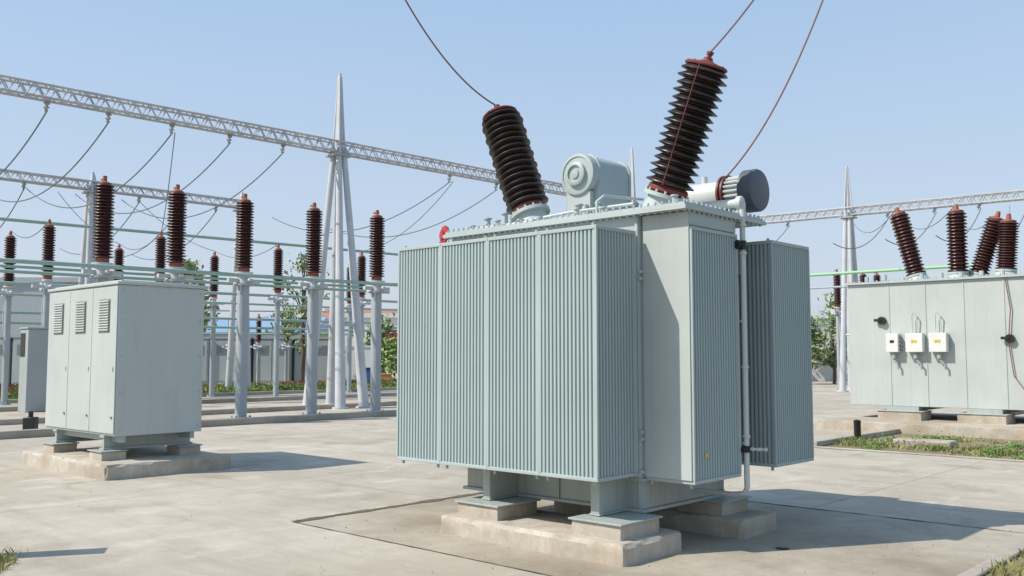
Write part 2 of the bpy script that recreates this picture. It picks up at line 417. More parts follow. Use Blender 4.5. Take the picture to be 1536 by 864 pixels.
def bushing(bx,by,s):
    base=Vector((bx,by,2.86)); d=Vector((s*.39,0,1)).normalized()
    tm=MB()
    tm.cyl(base,base+Vector((0,0,.03)),.235,seg=28)
    for i in range(12):
        a=i*math.pi/6; q=base+Vector((math.cos(a)*.21,math.sin(a)*.21,.03)); tm.cyl(q,q+Vector((0,0,.03)),.015,seg=6)
    tm.lathe(base,d,[(.20,-.02),(.185,.08),(.165,.15),(.165,.20),(.21,.20),(.21,.235)],28)
    for i in range(14):
        a=i*2*math.pi/14
        u=d.orthogonal().normalized(); w=d.cross(u); q=base+d*.235+(u*math.cos(a)+w*math.sin(a))*.19
        tm.cyl(q,q+d*.025,.012,seg=6)
    o=tp('bushing',tm,'lid')
    a0=base+d*.235
    mk('lower_collar',MB().lathe(a0,d,[(.165,0),(.185,.02),(.185,.05),(.17,.07)],32),'redcap',parent=o)
    mk('porcelain',MB().lathe(a0+d*.07,d,sheds(1.10,.155,.228,16),40),'porc',parent=o)
    c=MB().lathe(a0+d*1.165,d,[(.15,0),(.19,.0),(.195,.015),(.18,.03),(.09,.045),(.05,.06),(.045,.07)],32)
    c.lathe(a0+d*1.232,d,[(.04,0),(.04,.02),(.022,.025),(.022,.045),(.032,.05),(.032,.075)],12)
    for i in range(10):
        a=i*2*math.pi/10
        u=d.orthogonal().normalized(); w=d.cross(u); q=a0+d*1.18+(u*math.cos(a)+w*math.sin(a))*.16
        c.cyl(q,q+d*.022,.010,seg=6)
    mk('terminal_cap',c,'redcap',parent=o)
    if s>0:
        side=Vector((.35,-.94,0)).normalized(); side=(side-d*side.dot(d)).normalized()
        mk('bonding_wire',MB().tube([a0+d*(.07+1.1*i/20)+side*.235 for i in range(21)],.005,6),'redcap',parent=o)
    return base+d*1.54
tip1=bushing(-1.70,1.2,-1)
tip2=bushing(-.20,1.2,1)
for (xx,yy,h) in ((-1.95,1.0,.20),(-2.15,.95,.16),(-.62,.85,.14),(-.9,.9,.16)):
    f=MB(); f.cyl((xx,yy,2.862),(xx,yy,2.90),.05,seg=12); f.cyl((xx,yy,2.9),(xx,yy,2.862+h),.03,seg=12); f.cyl((xx,yy,2.862+h),(xx,yy,2.875+h),.045,seg=12)
    tp('lid_fitting',f,'lid')
pp=MB()
pp.tube([(-2.2,.75,2.90),(-1.4,.75,2.90),(-1.35,.80,2.93),(-.9,.80,2.95),(-.2,.80,2.95)],.016,8)
pp.tube([(-.55,.72,2.88),(-.55,.72,3.0),(-.50,.76,3.05),(-.45,1.3,3.08)],.014,8)
for xx in (-2.0,-1.5,-1.0,-.5): pp.cyl((xx,.78,2.862),(xx,.78,2.94),.012,seg=6)
tp('lid_pipework',pp,'lid')
zc=3.44; xc=-1.28
def ushape(mb,r,y0,y1,zb):
    pr=[(xc-r,zb),(xc-r,zc+r*.35),(xc-r*.82,zc+r*.72),(xc-r*.45,zc+r*.97),(xc+r*.45,zc+r*.97),(xc+r*.82,zc+r*.72),(xc+r,zc+r*.35),(xc+r,zb)]
    n=len(pr); mb.add([(a,y0,z) for a,z in pr]+[(a,y1,z) for a,z in pr],[(i,i+1,n+i+1,n+i) for i in range(n-1)]+[(n-1,0,n,2*n-1),tuple(reversed(range(n))),tuple(n+i for i in range(n))])
c=MB(); ushape(c,.20,1.46,1.98,2.95); ushape(c,.218,1.44,1.47,2.93); ushape(c,.218,1.96,1.99,2.93)
o=tp('conservator',c,'paint',bevel=.012)
c2=MB(); c2.lathe((xc,1.44,zc),(0,-1,0),[(.215,0),(.215,.08),(.208,.095),(.18,.10),(.18,.09),(.12,.095),(.12,.13),(.10,.14),(.085,.14),(.085,.12),(.05,.12),(.045,.135),(.0,.14)],40)
mk('drum_face',c2,'paint',parent=o)
c3=MB(); c3.box(xc-.15,xc+.15,1.37,1.44,2.862,3.26); c3.box(xc-.22,xc+.22,1.33,2.06,2.862,2.90); c3.box(xc-.17,xc+.17,1.47,1.98,2.90,2.95)
for i in range(5): c3.cyl((xc-.12+.06*i,1.37,2.98),(xc-.12+.06*i,1.355,2.98),.012,seg=6)
c3.cyl((xc+.1,1.35,2.9),(xc+.1,1.35,3.12),.03,seg=10)
mk('saddle',c3,'lid',parent=o,bevel=.004)
h=MB(); zz=3.16; yy=2.0
h.lathe((-.62,yy,zz),(1,0,0),[(.0,-.03),(.10,-.02),(.135,.02),(.135,.66)],28)
h.box(-.38,-.30,yy-.1,yy+.1,2.66,3.06); h.box(-.05,.03,yy-.1,yy+.1,2.66,3.06)
h.box(-.45,.10,yy-.12,yy+.12,2.63,2.66)
h.cyl((-.2,yy,zz+.1),(-.2,yy,zz+.2),.03,seg=10)
o=tp('oil_cylinder',h,'white')
h1=MB().lathe((.02,yy,zz),(1,0,0),[(.135,0),(.18,.0),(.18,.022),(.135,.023),(.135,.04),(.18,.041),(.18,.06),(.135,.061)],32)
mk('flange_ring',h1,'redcap',parent=o)
h2=MB()
for i in range(20):
    a=i*2*math.pi/20; h2.cyl((.08,yy+math.cos(a)*.15,zz+math.sin(a)*.15),(.26,yy+math.cos(a)*.15,zz+math.sin(a)*.15),.012,seg=6)
h2.cyl((.08,yy,zz),(.26,yy,zz),.13,seg=24)
mk('cooling_cage',h2,'white',parent=o)
h3=MB().lathe((.25,yy,zz),(1,0,0),[(.18,0),(.203,.01),(.203,.12),(.192,.14),(.165,.148),(.0,.15)],36)
mk('motor_cap',h3,'darkgrey',parent=o)
w=MB()
px,py=.50,1.455
w.tube([(px,py,2.93),(px,py,.46)],.025,12)
w.cyl((.02,1.40,2.96),(.47,1.45,2.96),.042,seg=16); w.lathe((.45,1.45,2.96),(1,.1,0),[(.05,0),(.062,.01),(.062,.05),(.05,.06)],18)
w.cyl((px,py,2.83),(px,py,2.96),.032,seg=12)
for zq in (2.75,2.5,1.5,.9): w.cyl((px,py,zq),(px,py,zq+.02),.036,seg=14)
w.box(.0,px,1.43,1.45,1.9,1.92); w.box(.0,px,1.43,1.45,.84,.86)
w.cyl((.10,1.41,2.86),(.10,1.41,2.96),.03,seg=10)
w.tube([(px,py,.47),(px-.03,py,.42),(px-.12,py,.40),(-.0,py,.40)],.022,10)
o=tp('drain_pipe',w,'white')
for zq,sc in ((2.58,1),(.80,.7)):
    v=MB(); v.cyl((px,py,zq-.04*sc),(px,py,zq+.04*sc),.034,seg=14); v.cyl((px,py,zq),(px,py-.09*sc,zq),.016,seg=10); v.lathe((px,py-.09*sc,zq),(0,-1,0),[(.034*sc,0),(.042*sc,.006),(.03*sc,.02)],14)
    mk('valve',v,'black',parent=o)
v=MB(); v.cyl((px,py,.80),(px+.16,py+.07,.80),.010,seg=8)
for q in (.05,.10,.15): v.cyl((px+q-.01,py+q*.42,.80),(px+q+.01,py+q*.42,.80),.017,seg=10)
mk('sampling_tap',v,'white',parent=o)
r=MB(); r.cyl((-2.36,.9,2.85),(-2.76,.9,2.90),.026,seg=10)
o=tp('relief_pipe',r,'lid')
r=MB().lathe((-2.78,.9,2.91),(-.35,-.9,.05),[(.03,-.05),(.10,-.04),(.108,-.02),(.10,-.005),(.055,.0),(.05,.02),(.0,.022)],24); mk('relief_disc',r,'red',parent=o)
for zq in (2.32,2.26,.97,.91,.64):
    tp('post_bolt',MB().cyl((.01,.60,zq),(.01,.57,zq),.016,seg=8),'steel')
tp('rating_mark',MB().box(.481,.484,.80,.85,.78,.81),'yellow')
def plinth(name,lab,x0,x1,y0,y1,h,loc,group=None,seed=0):
    o=mk(name,MB().roughbox(x0,x1,y0,y1,0,h,seed=seed),'plinth',loc=(loc[0],loc[1],0),rot=ROT)
    return tag(o,lab,'concrete plinth',group)
plinth('concrete_plinth','long stained concrete plinth under the large transformer',-1.755,.29,-.08,.76,.17,(OX,OY),'plinths under the large transformer',1)
plinth('concrete_plinth','long stained concrete plinth under the large transformer',-1.75,.42,1.5,2.15,.17,(OX,OY),'plinths under the large transformer',2)
def block(x0,x1,y0,y1,z0,z1,loc,lab='pale concrete support block with thin steel top plate'):
    e=thing('support_block',lab,'support block',(loc[0],loc[1],z0),ROT,'support blocks on concrete plinths')
    H=z1-z0
    a=MB().roughbox(x0+.02,x1-.02,y0+.02,y1-.02,-.008,H-.016,amp=.005,seed=x0); mk('block_body',a,'plinth',parent=e)
    a=MB().box(x0,x1,y0,y1,H-.015,H); mk('top_plate',a,'rust',parent=e,bevel=.003)
for xa,xb in ((-.33,.20),(-1.66,-1.12)):
    block(xa,xb,.02,.60,.17,.30,(OX,OY)); block(xa,xb,1.56,2.08,.17,.30,(OX,OY))
# ------------------------------------------------------------ cabinet
CX,CY=-5.33,12.57
C=thing('switch_cabinet','pale grey-green metal cabinet with three louvred doors on skids','cabinet',(CX,CY,.33),ROT)
zo=-.33
def cp(name,mb,mat,parent=C,bevel=0):
    o=mk(name,mb,mat,parent=parent,bevel=bevel)
    if parent is C: o.location=(0,0,zo)
    return o
cp('housing',MB().box(-2.35,0,0,1.26,.53,2.58),'paint2',bevel=.008)
cp('roof',MB().box(-2.38,.03,-.03,1.29,2.582,2.625).box(-2.3,-.05,.05,1.2,2.625,2.65),'paint2',bevel=.008)
for i in range(3):
    x0=-2.33+i*.775+.006; x1=x0+.765
    d=cp('door',MB().box(x0,x1,-.018,-.001,.56,2.56),'paint2',bevel=.006)
    vx=x0+.22
    mk('vent_plate',MB().box(vx,vx+.34,-.024,-.0185,1.93,2.39),'vent',parent=d)
    lv=MB()
    for k in range(12):
        z=1.95+k*.036; lv.add([(vx+.015,-.025,z),(vx+.325,-.025,z),(vx+.325,-.045,z+.012),(vx+.015,-.045,z+.012),(vx+.015,-.025,z+.028),(vx+.325,-.025,z+.028)],[(0,1,2,3),(3,2,5,4)])
    mk('louvre',lv,'paint2',parent=d)
    hx=x1-.08
    mk('handle',MB().box(hx+.005,hx+.020,-.028,-.0185,1.40,1.46),'paint',parent=d,bevel=.003)
    mk('lock',MB().cyl((hx+.015,-.0185,.78),(hx+.015,-.035,.78),.016,seg=8),'vent',parent=d)
sk=MB()
for xx in (-1.95,-.35): sk.box(xx-.07,xx+.07,-.02,1.28,.332,.36); sk.box(xx-.03,xx+.03,0,1.26,.36,.50); sk.box(xx-.07,xx+.07,-.02,1.28,.50,.528)
sk.box(-2.3,-.02,.1,.16,.44,.528); sk.box(-2.3,-.02,1.1,1.16,.44,.528)
cp('skid_frame',sk,'rust')
for zq in (.62,1.1,1.6,2.1,2.5):
    for yq in (.06,1.2): cp('panel_bolt',MB().cyl((.0,yq,zq),(.010,yq,zq),.011,seg=6),'paint')
plinth('concrete_plinth','pale weathered concrete plinth under the metal cabinet',-2.47,.38,-.28,1.53,.20,(CX,CY),seed=3)
for xx in (-1.95,-.35):
    block(xx-.22,xx+.22,-.12,.26,.20,.33,(CX,CY)); block(xx-.22,xx+.22,1.0,1.36,.20,.33,(CX,CY))
e=thing('shadow_caster','unseen panel on legs added to cast a foreground shadow','panel',(-4.75,7.38,0),.3)  # stand-in outside the view, added and sized to throw the lower-left ground shadow
mk('panel',MB().box(-.28,.28,-.12,.12,.55,1.3),'paint2',parent=e,bevel=.01)
mk('leg',MB().box(-.25,-.2,-.03,.03,0,.55),'steel',parent=e); mk('leg',MB().box(.2,.25,-.03,.03,0,.55),'steel',parent=e)
# ------------------------------------------------------------ insulator posts
def post(name,label,cat,top,insL,cr,ir,n,seg,cols=('column','porc2','orange'),group='insulator posts in the switchyard'):
    e=thing(name,label,cat,(0,0,0),ROT,group)
    zb=top-.22-insL
    c=MB(); c.cyl((0,0,0),(0,0,.05),cr*1.9,seg=16); c.cyl((0,0,.05),(0,0,zb-.38),cr,seg=16); c.cyl((0,0,zb-.38),(0,0,zb-.33),cr*1.7,seg=16)
    for i in range(6):
        a=i*math.pi/3; c.cyl((math.cos(a)*cr*1.5,math.sin(a)*cr*1.5,.05),(math.cos(a)*cr*1.5,math.sin(a)*cr*1.5,.10),.03,seg=6)
    mk('column',c,cols[0],parent=e)
    k=MB(); k.cyl((0,0,zb-.33),(0,0,zb-.08),cr*1.25,cr*.95,seg=16); k.cyl((0,0,zb-.08),(0,0,zb-.03),cr*1.6,seg=16)
    k.box(-.05,.05,-.45,.45,zb-.30,zb-.20); k.box(-.3,-.1,-.12,.12,zb-.36,zb-.12)
    k.cyl((-.35,.0,zb-.24),(.35,0,zb-.24),.04,seg=8)
    k.tube([(.12,-.14,zb-.3),(.16,-.2,zb-.9),(.15,-.17,zb-1.6)],.018,6)
    mk('base_bracket',k,'steel',parent=e)
    mk('base_collar',MB().lathe((0,0,zb-.03),(0,0,1),[(ir*.6,0),(ir*.66,.06),(ir*.6,.12)],seg),cols[2],parent=e)
    mk('porcelain',MB().lathe((0,0,zb+.08),(0,0,1),sheds(insL-.06,ir*.6,ir,n),seg),cols[1],parent=e)
    t=MB().lathe((0,0,zb+insL),(0,0,1),[(ir*.5,0),(ir*.62,.01),(ir*.62,.05),(ir*.2,.10),(ir*.2,.22)],seg)
    t.box(-ir*.7,ir*.2,-.03,.03,zb+insL+.13,zb+insL+.17)
    mk('terminal',t,cols[2],parent=e)
    return e
P1=post('insulator_post','tall brown ribbed insulator on round grey steel column','insulator post',5.82,1.80,.15,.235,24,22)
near=[(-9.53,21.5),(-8.22,22.6),(-6.93,23.9),(-5.43,25.3),(-3.89,26.6)]
P1.location=(near[0][0],near[0][1],0)
for q in near[1:]: dup(P1,(q[0],q[1],0))
P2=post('insulator_post','brown ribbed insulator on slim grey steel column','insulator post',5.82,1.6,.10,.20,20,14)
back=[(-16.9,31.1),(-14.3,28.5),(-14.8,34.8),(-11.9,31.3),(-12.0,37.3),(-8.8,34.8),(-7.3,41.8),(-6.06,37.3),(15.7,44.7),(17.3,45.6),(18.1,45.9)]
P2.location=(back[0][0],back[0][1],0)
for q in back[1:]: dup(P2,(q[0],q[1],0))
P3=post('insulator_post','short brown insulator on thin column before grey kiosks','insulator post',3.9,1.3,.09,.17,14,12)
far=[(-15.1,49.9),(-13.6,49.9),(-12.1,49.9),(-10.4,48.9),(-19.5,47.5)]
P3.location=(far[0][0],far[0][1],0)
for q in far[1:]: dup(P3,(q[0],q[1],0))
def busbar(p0,p1,r,mat='green',lab='long pale green tubular busbar on insulator posts'):
    o=mk('busbar',MB().cyl(p0,p1,r,seg=10),mat); return tag(o,lab,'busbar','tubular busbars in the switchyard')
def line(p,d,s0,s1,z): 
    return (p[0]+d[0]*s0,p[1]+d[1]*s0,z),(p[0]+d[0]*s1,p[1]+d[1]*s1,z)
dn=(.742,.670)
a,b_=line((-9.53,21.5),dn,-6,8.4,3.66); a=Vector(a);b_=Vector(b_)
busbar(a+Vector((.25,-.25,0)),b_+Vector((.25,-.25,0)),.05)
busbar(a+Vector((-.35,.35,-.16)),b_+Vector((-.35,.35,-.16)),.04)
busbar(a+Vector((-.9,.9,.02)),b_+Vector((-.9,.9,.02)),.035)
for z,r in ((5.9,.055),(3.9,.055),(3.55,.04)):
    a,b_=line((-16,28.8),(.74,.673),-4,15.2,z); busbar(a,b_,r)
for z,r in ((3.1,.05),(2.75,.05)):
    a,b_=line((-17,31.5),(.74,.673),-4,15.2,z); busbar(a,b_,r)
a,b_=line((-22,45),(1,.2),0,14,2.75); busbar(a,b_,.05)
a,b_=line((-22,45),(1,.2),0,14,3.9); busbar(a,b_,.04)
a,b_=line((10,33.6),(.735,-.678),0,6.5,4.5); busbar(a,b_,.055,'brightgreen','soft green tubular busbar above the pale transformer')
a,b_=line((9.0,34),(.735,-.678),1,6.5,4.0); busbar(a,b_,.035,'column','thin grey tubular busbar above the pale transformer')
# ------------------------------------------------------------ gantries
def truss(p0,p1,w,label,bay=.42):
    p0=Vector(p0);p1=Vector(p1); d=(p1-p0); L=d.length; d.normalize(); s=Vector((d.y,-d.x,0)); u=Vector((0,0,1))
    m=MB(); c=[(-w/2,-w/2),(w/2,-w/2),(w/2,w/2),(-w/2,w/2)]
    P=lambda k,t:p0+d*t+s*c[k][0]+u*c[k][1]
    for k in range(4): m.cyl(P(k,0),P(k,L),.036,seg=6)
    n=int(L/bay)
    for i in range(n):
        t0=i*L/n;t1=(i+1)*L/n;tm=(t0+t1)/2
        for k in range(4):
            q=(k+1)%4
            m.cyl(P(k,t0),P(q,tm),.020,seg=4); m.cyl(P(q,tm),P(k,t1),.020,seg=4)
    o=mk('lattice_beam',m,'truss'); return tag(o,label,'lattice beam','lattice gantry beams')
def bm1(s): return Vector((-5.6+.707*s,29.65+.7*s,8.35))
truss(bm1(-15),bm1(15.4),.34,'long galvanised lattice beam carried by steel masts')
nb=Vector((-.70,.707,0))
bm2=lambda s:bm1(s)+nb*12.6
truss(bm2(-13),bm2(3.6),.32,'galvanised lattice beam behind the insulator posts')
truss((9.5,47.9,8.35),(24.5,36,8.35),.34,'galvanised lattice beam above the pale transformer')
def tower(pos,ang,top,label,w=1.0,lr=.15):
    e=thing('gantry_mast',label,'steel mast',(pos[0],pos[1],0),ang,'steel masts of the gantries')
    hz=8.4
    lg=MB()
    for sx,sy in ((-.25,-1),(.25,-1),(-.25,1),(.25,1)):
        lg.cyl((sx*2.2*w,sy*1.15*w,0),(sx*.35,sy*.12,hz),lr,.09,seg=12)
        lg.cyl((sx*2.2*w,sy*1.15*w,0),(sx*2.2*w,sy*1.15*w,.06),.26,seg=12)
    for z in (2.6,):
        f=1-z/hz
        for sy in (-1,1):
            lg.cyl((-.55*w*f-.05,sy*(1.15*w*f+.04),z),(.55*w*f+.05,sy*(1.15*w*f+.04),z),.05,seg=8)
    mk('legs',lg,'steel',parent=e)
    s=MB(); s.cyl((0,0,hz-.3),(0,0,top),.16,.05,seg=6)
    for a in range(3):
        t=a*2.09; s.cyl((.22*math.cos(t),.22*math.sin(t),hz-.3),(.05*math.cos(t),.05*math.sin(t),top-.1),.045,.03,seg=6)
    mk('spire',s,'steel',parent=e)
    hd=MB(); hd.box(-.32,.32,-.32,.32,hz-.36,hz-.30)
    for a in range(6): hd.cyl((.2*math.cos(a),.2*math.sin(a),hz-.3),(.3*math.cos(a),.3*math.sin(a),hz-.1),.04,seg=6)
    mk('head_plate',hd,'column',parent=e)
    return e
ga=math.radians(44.7)
tower(bm1(0),ga,10.8,'tall white-grey steel mast with pointed top carrying lattice beam',.80,.17)
tower(bm1(15.4),ga,10.8,'tall white-grey steel mast behind the large transformer',.6)
tower(bm2(-3.1),ga,8.9,'slim grey steel mast carrying the rear lattice beam',.5)
tower(bm2(3.4),ga,8.9,'slim grey steel mast carrying the rear lattice beam',.4)
tower((15.7,43.0),-.675,10.5,'tall pale steel mast with pointed top beside trees',.5)
def wire(p0,p1,sag,r=.02,mat='cable',lab='thin grey overhead cable hanging from lattice beam',grp='overhead cables',n=26):
    p0=Vector(p0);p1=Vector(p1); pts=[]
    for i in range(n+1):
        t=i/n; q=p0.lerp(p1,t); q.z-=sag*4*t*(1-t); pts.append(q)
    o=mk('overhead_cable',MB().tube(pts,r,6),mat); return tag(o,lab,'cable',grp)
def clamp(p):
    p=Vector(p); e=MB(); e.lathe(p+Vector((0,0,.28)),(-.3,.3,-1),[(.03,0),(.09,.04),(.03,.10),(.09,.14),(.03,.2),(.09,.24),(.03,.30),(.05,.36)],10)
    o=mk('suspension_insulator',e,'column'); tag(o,'small green-grey suspension insulator under lattice beam','insulator','suspension insulators under lattice beams')
for s_ in (-8.88,-7.3,-5.52,-3.74,-1.94,4.93,7.28):
    p=bm1(s_)+Vector((-.1,.1,-.42)); clamp(p+Vector((0,0,.05))); 
    q=bm2(s_)+Vector((0,0,-.42)); wire(p,q,1.35 if s_<3 else 1.2)
for s_ in (-10.5,-7.2,-5.6,-1.2,.6,2.2):
    p=bm2(s_)+Vector((0,0,-.4)); clamp(p); wire(p,p+nb*9+Vector((0,0,-1.2)),1.0)
wire(bm1(-5.52)+Vector((0,0,-.45)),(-11.9,31.3,5.85),.3,.014)
wire(bm1(4.93)+Vector((0,0,-.45)),(-6.06,37.3,5.85),.5,.014)
wire(bm2(-4.4)+Vector((0,0,-.4)),(-14.8,34.8,5.85),.3,.014)
wire(bm2(-1.2)+Vector((0,0,-.4)),(-12,37.3,5.85),.3,.014)
wire((-14.3,28.5,5.85),(-16.9,31.1,5.85),.4,.014); wire((-11.9,31.3,5.85),(-14.8,34.8,5.85),.4,.014); wire((-8.8,34.8,5.85),(-12,37.3,5.85),.4,.014)
def rb(k): return Vector((12.3,45.7,7.95))+Vector((.78,-.626,0))*k
for k in (1.5,6.2,8.2,10,11.8): clamp(rb(k)); wire(rb(k),rb(k)+Vector((-4.5,-5.5,-1.9)),.7)
Mx=Matrix.Translation((OX,OY,0))@Matrix.Rotation(ROT,4,'Z')
w1=Mx@tip1; w2=Mx@tip2
cl='thin brown cable rising from a transformer bushing'
wire(w1,(-1.70,8.9,6.5),.40,.0085,'copper',cl,'bushing cables',34)
wire(w2,(2.9,8.3,5.95),.10,.0085,'copper',cl,'bushing cables',34)
wire(Mx@Vector((.05,2.0,3.34)),(3.50,9.0,6.3),.36,.0085,'copper','thin brown cable rising from the oil cylinder flange','bushing cables',34)
# ------------------------------------------------------------ right transformer
RX,RY=7.9,21.8
R=thing('power_transformer','pale grey-green transformer with control boxes and brown bushings','transformer',(RX,RY,.2),ROT)
def rp(name,mb,mat,parent=R,bevel=0):
    o=mk(name,mb,mat,parent=parent,bevel=bevel)
    if parent is R: o.location=(0,0,-.2)
    return o
rp('tank',MB().box(0,6.5,0,2.4,.49,3.27),'paint2',bevel=.01)
l=MB(); l.box(-.06,6.56,-.06,2.46,3.272,3.32)
for i in range(48): l.cyl((.05+i*.13,-.03,3.32),(.05+i*.13,-.03,3.35),.02,seg=6)
for i in range(14): l.cyl((.3+i*.42,.4,3.32),(.3+i*.42,.4,3.32+random.uniform(.08,.2)),.05,seg=8)
rp('lid',l,'lid')
for xx in (.95,1.75,2.55,3.35,4.3,5.2): rp('panel_seam',MB().box(xx-.012,xx+.012,-.012,-.001,.5,3.25),'paint2')
for i,xx in enumerate((.93,1.36,1.86)):
    wd=.27 if i==0 else .37
    o=rp('control_box',MB().box(xx,xx+wd,-.2,-.02,1.70,2.12),'wallwhite',bevel=.01)
    mk('warning_label',MB().box(xx+wd*.33,xx+wd*.67,-.206,-.201,1.91,1.97),'yellow' if i else 'black',parent=o)
    c=MB()
    c.tube([(xx+wd*.5,-.1,1.70),(xx+wd*.5,-.1,1.55),(xx+wd*.8,-.1,1.42),(xx+wd*.8,-.1,1.32)],.022,8)
    c.cyl((xx+wd*.5,-.1,1.66),(xx+wd*.5,-.1,1.56),.05,seg=10); mk('cable_gland',c,'column',parent=o)
    if i:
        c=MB().tube([(xx+.12,-.1,2.12),(xx+.12,-.1,2.5),(xx+.16,-.1,2.6),(xx+.22,-.1,2.5),(xx+.22,-.05,2.12)],.014,6); mk('cable_loop',c,'steel',parent=o)
    else:
        for q in range(4): mk('cable_gland',MB().cyl((xx+wd,-.1,1.76+q*.09),(xx+wd+.06,-.1,1.76+q*.09),.022,seg=8),'darkgrey',parent=o)
for xx,zz in ((.80,2.42),(3.45,1.98)):
    rp('valve',MB().cyl((xx,-.0,zz),(xx,-.1,zz),.09,seg=12).box(xx-.16,xx,-.12,-.06,zz-.02,zz+.04),'black')
rp('hanging_cable',MB().tube([(3.4,-.05,3.25),(3.48,-.05,2.6),(3.42,-.05,1.9),(3.5,-.05,1.2),(3.7,-.05,.9),(4.1,-.05,.8)],.012,6),'copper')
k=MB()
for xx in (1.2,2.9,4.6,5.9): k.box(xx-.35,xx+.35,-.05,2.4,.40,.49)
rp('skid',k,'rust')
def rbush(x,yy,lean,L=1.35):
    d=Vector((lean,0,1)).normalized(); b0=Vector((x,yy,3.32))
    o=rp('bushing',MB().lathe(b0,d,[(.26,0),(.24,.10),(.2,.15),(.22,.15),(.22,.2)],18),'lid')
    mk('porcelain',MB().lathe(b0+d*.2,d,sheds(L,.15,.23,18),22),'porc2',parent=o)
    mk('terminal_cap',MB().lathe(b0+d*(.2+L),d,[(.16,0),(.16,.03),(.06,.06),(.04,.18)],14),'orange',parent=o)
    return b0+d*(.38+L)
tips=[rbush(1.28,1.0,-.25,1.50),rbush(2.16,1.0,-.0,1.38),rbush(2.45,1.3,.34,1.25),rbush(3.14,1.0,.08,1.05),rbush(3.68,1.0,.34,1.05),rbush(4.6,1.0,.3,.98)]
Mr=Matrix.Translation((RX,RY,0))@Matrix.Rotation(ROT,4,'Z')
for i,tq in enumerate(tips[:4]): wire(Mr@tq,rb(4.5+i*2.2),.6,.012,'cable','thin cable from bushing up to lattice beam')
sl=mk('concrete_plinth',MB().roughbox(-1.4,7,-1.5,3,0,.2,st=.1,amp=.015),'plinth',loc=(RX,RY,0),rot=ROT); tag(sl,'low broad concrete base under the pale transformer','concrete plinth')
for xx in (1.2,2.9,4.6): block(xx-.5,xx+.5,-.3,.4,.2,.40,(RX,RY),'concrete support block under the pale transformer')
bo=thing('bollard','small black bollard beside the grass bed','bollard',(6.6,17.9,0))
mk('bollard_body',MB().lathe((0,0,0),(0,0,1),[(.09,0),(.09,.03),(.065,.03),(.065,.34),(.07,.35),(.07,.38),(.03,.40)],16),'black',parent=bo)
# ------------------------------------------------------------ left small items
K=thing('control_kiosk','narrow grey control kiosk with dark display panel','kiosk',(-13.95,27.2,0),ROT)
mk('housing',MB().box(-.30,.30,-.3,.3,0,2.40),'kiosk',parent=K,bevel=.02)
mk('display_panel',MB().box(-.24,.10,-.312,-.301,1.60,2.28),'black',parent=K)
mk('roof',MB().box(-.33,.33,-.33,.33,2.402,2.45),'kiosk',parent=K,bevel=.01)
B=thing('floodlight','small black floodlight standing on the paved yard','floodlight',(-10.08,19.6,0))
mk('lamp_body',MB().box(-.12,.12,-.1,.1,.03,.34),'black',parent=B,bevel=.015)
mk('stand',MB().box(-.14,.14,-.12,.12,0,.03).cyl((0,0,.34),(0,0,.46),.05,seg=10),'black',parent=B)
sb=mk('stone_block',MB().roughbox(-.5,.5,-.2,.2,0,.12),'kerb',loc=(7.4,16.8,0),rot=ROT); tag(sb,'loose concrete block lying in the grass','block')
def kiosk():
    e=thing('switchgear_kiosk','grey switchgear kiosk with louvred doors','kiosk',(0,0,0),0,'row of grey switchgear kiosks')
    mk('housing',MB().box(-1.05,1.05,0,1.6,.15,2.6).box(-1.1,1.1,-.05,1.65,0,.15),'kiosk',parent=e,bevel=.02)
    mk('roof',MB().box(-1.12,1.12,-.06,1.66,2.602,2.72),'kiosk',parent=e)
    for sx in (-.5,.5):
        d=mk('door',MB().box(sx-.47,sx+.47,-.03,-.001,.25,2.5),'kiosk',parent=e)
        v=MB()
        for kx in range(8): v.box(sx-.3,sx+.3,-.045,-.031,1.7+kx*.07,1.74+kx*.07)
        mk('louvre',v,'vent',parent=d)
    return e
K0=kiosk(); K0.location=(-18.0,52,0)
for i in range(1,4): dup(K0,(-18.0+i*2.25,52+i*.2,0))
for i in range(4): dup(K0,(-27.5+i*2.25,49,0))
# ------------------------------------------------------------ buildings
def building(label,loc,w,d,h,mat,roofmat,floors=1,nwin=4,roofh=.4,rot=0):
    e=thing('building',label,'building',(loc[0],loc[1],0),rot)
    mk('wall',MB().box(-w/2,w/2,0,d,0,h),mat,parent=e)
    r=MB()
    if roofh<=.5: r.box(-w/2-.2,w/2+.2,-.2,d+.2,h+.002,h+roofh)
    else: r.add([(-w/2-.3,-.3,h+.002),(w/2+.3,-.3,h+.002),(w/2+.3,d+.3,h+.002),(-w/2-.3,d+.3,h+.002),(-w/2,d/2,h+roofh),(w/2,d/2,h+roofh)],[(0,1,5,4),(2,3,4,5),(1,2,5),(3,0,4),(3,2,1,0)])
    mk('roof',r,roofmat,parent=e,smooth=False)
    for f in range(floors):
        for i in range(nwin):
            x=-w/2+(i+.5)*w/nwin; z=h*(f+.35)/floors
            mk('window',MB().box(x-w/nwin*.25,x+w/nwin*.25,-.04,-.001,z,z+h/floors*.4),'glass',parent=e)
    return e
building('large grey clad industrial hall with flat roof',(-41,75),16,20,7.6,'bldg','bldg',1,0)
building('low white building with faded blue metal roof',(-25,84),14,12,3.8,'wallwhite','blueroof',1,5,1.6)
building('small white house with red tiled roof',(-16,100),10,9,5.0,'wallwhite','tile',2,3,2.0)
building('small white building with flat roof',(-12,86),7,8,5.2,'wallwhite','wallwhite',2,3)
building('white terraced houses with grey gabled roof',(39,112),22,10,6.2,'wallwhite','bldg',2,7,2.0)
building('white terraced houses with tiled roof',(66,112),22,10,6.2,'wallwhite','tile',2,7,2.0)
o=mk('notice_panel',MB().box(-1,1,-.05,.05,2.2,3.6).box(-.9,-.8,-.04,.04,0,2.2).box(.8,.9,-.04,.04,0,2.2),'red',loc=(-10,78,0)); tag(o,'plain red panel on two posts','sign')
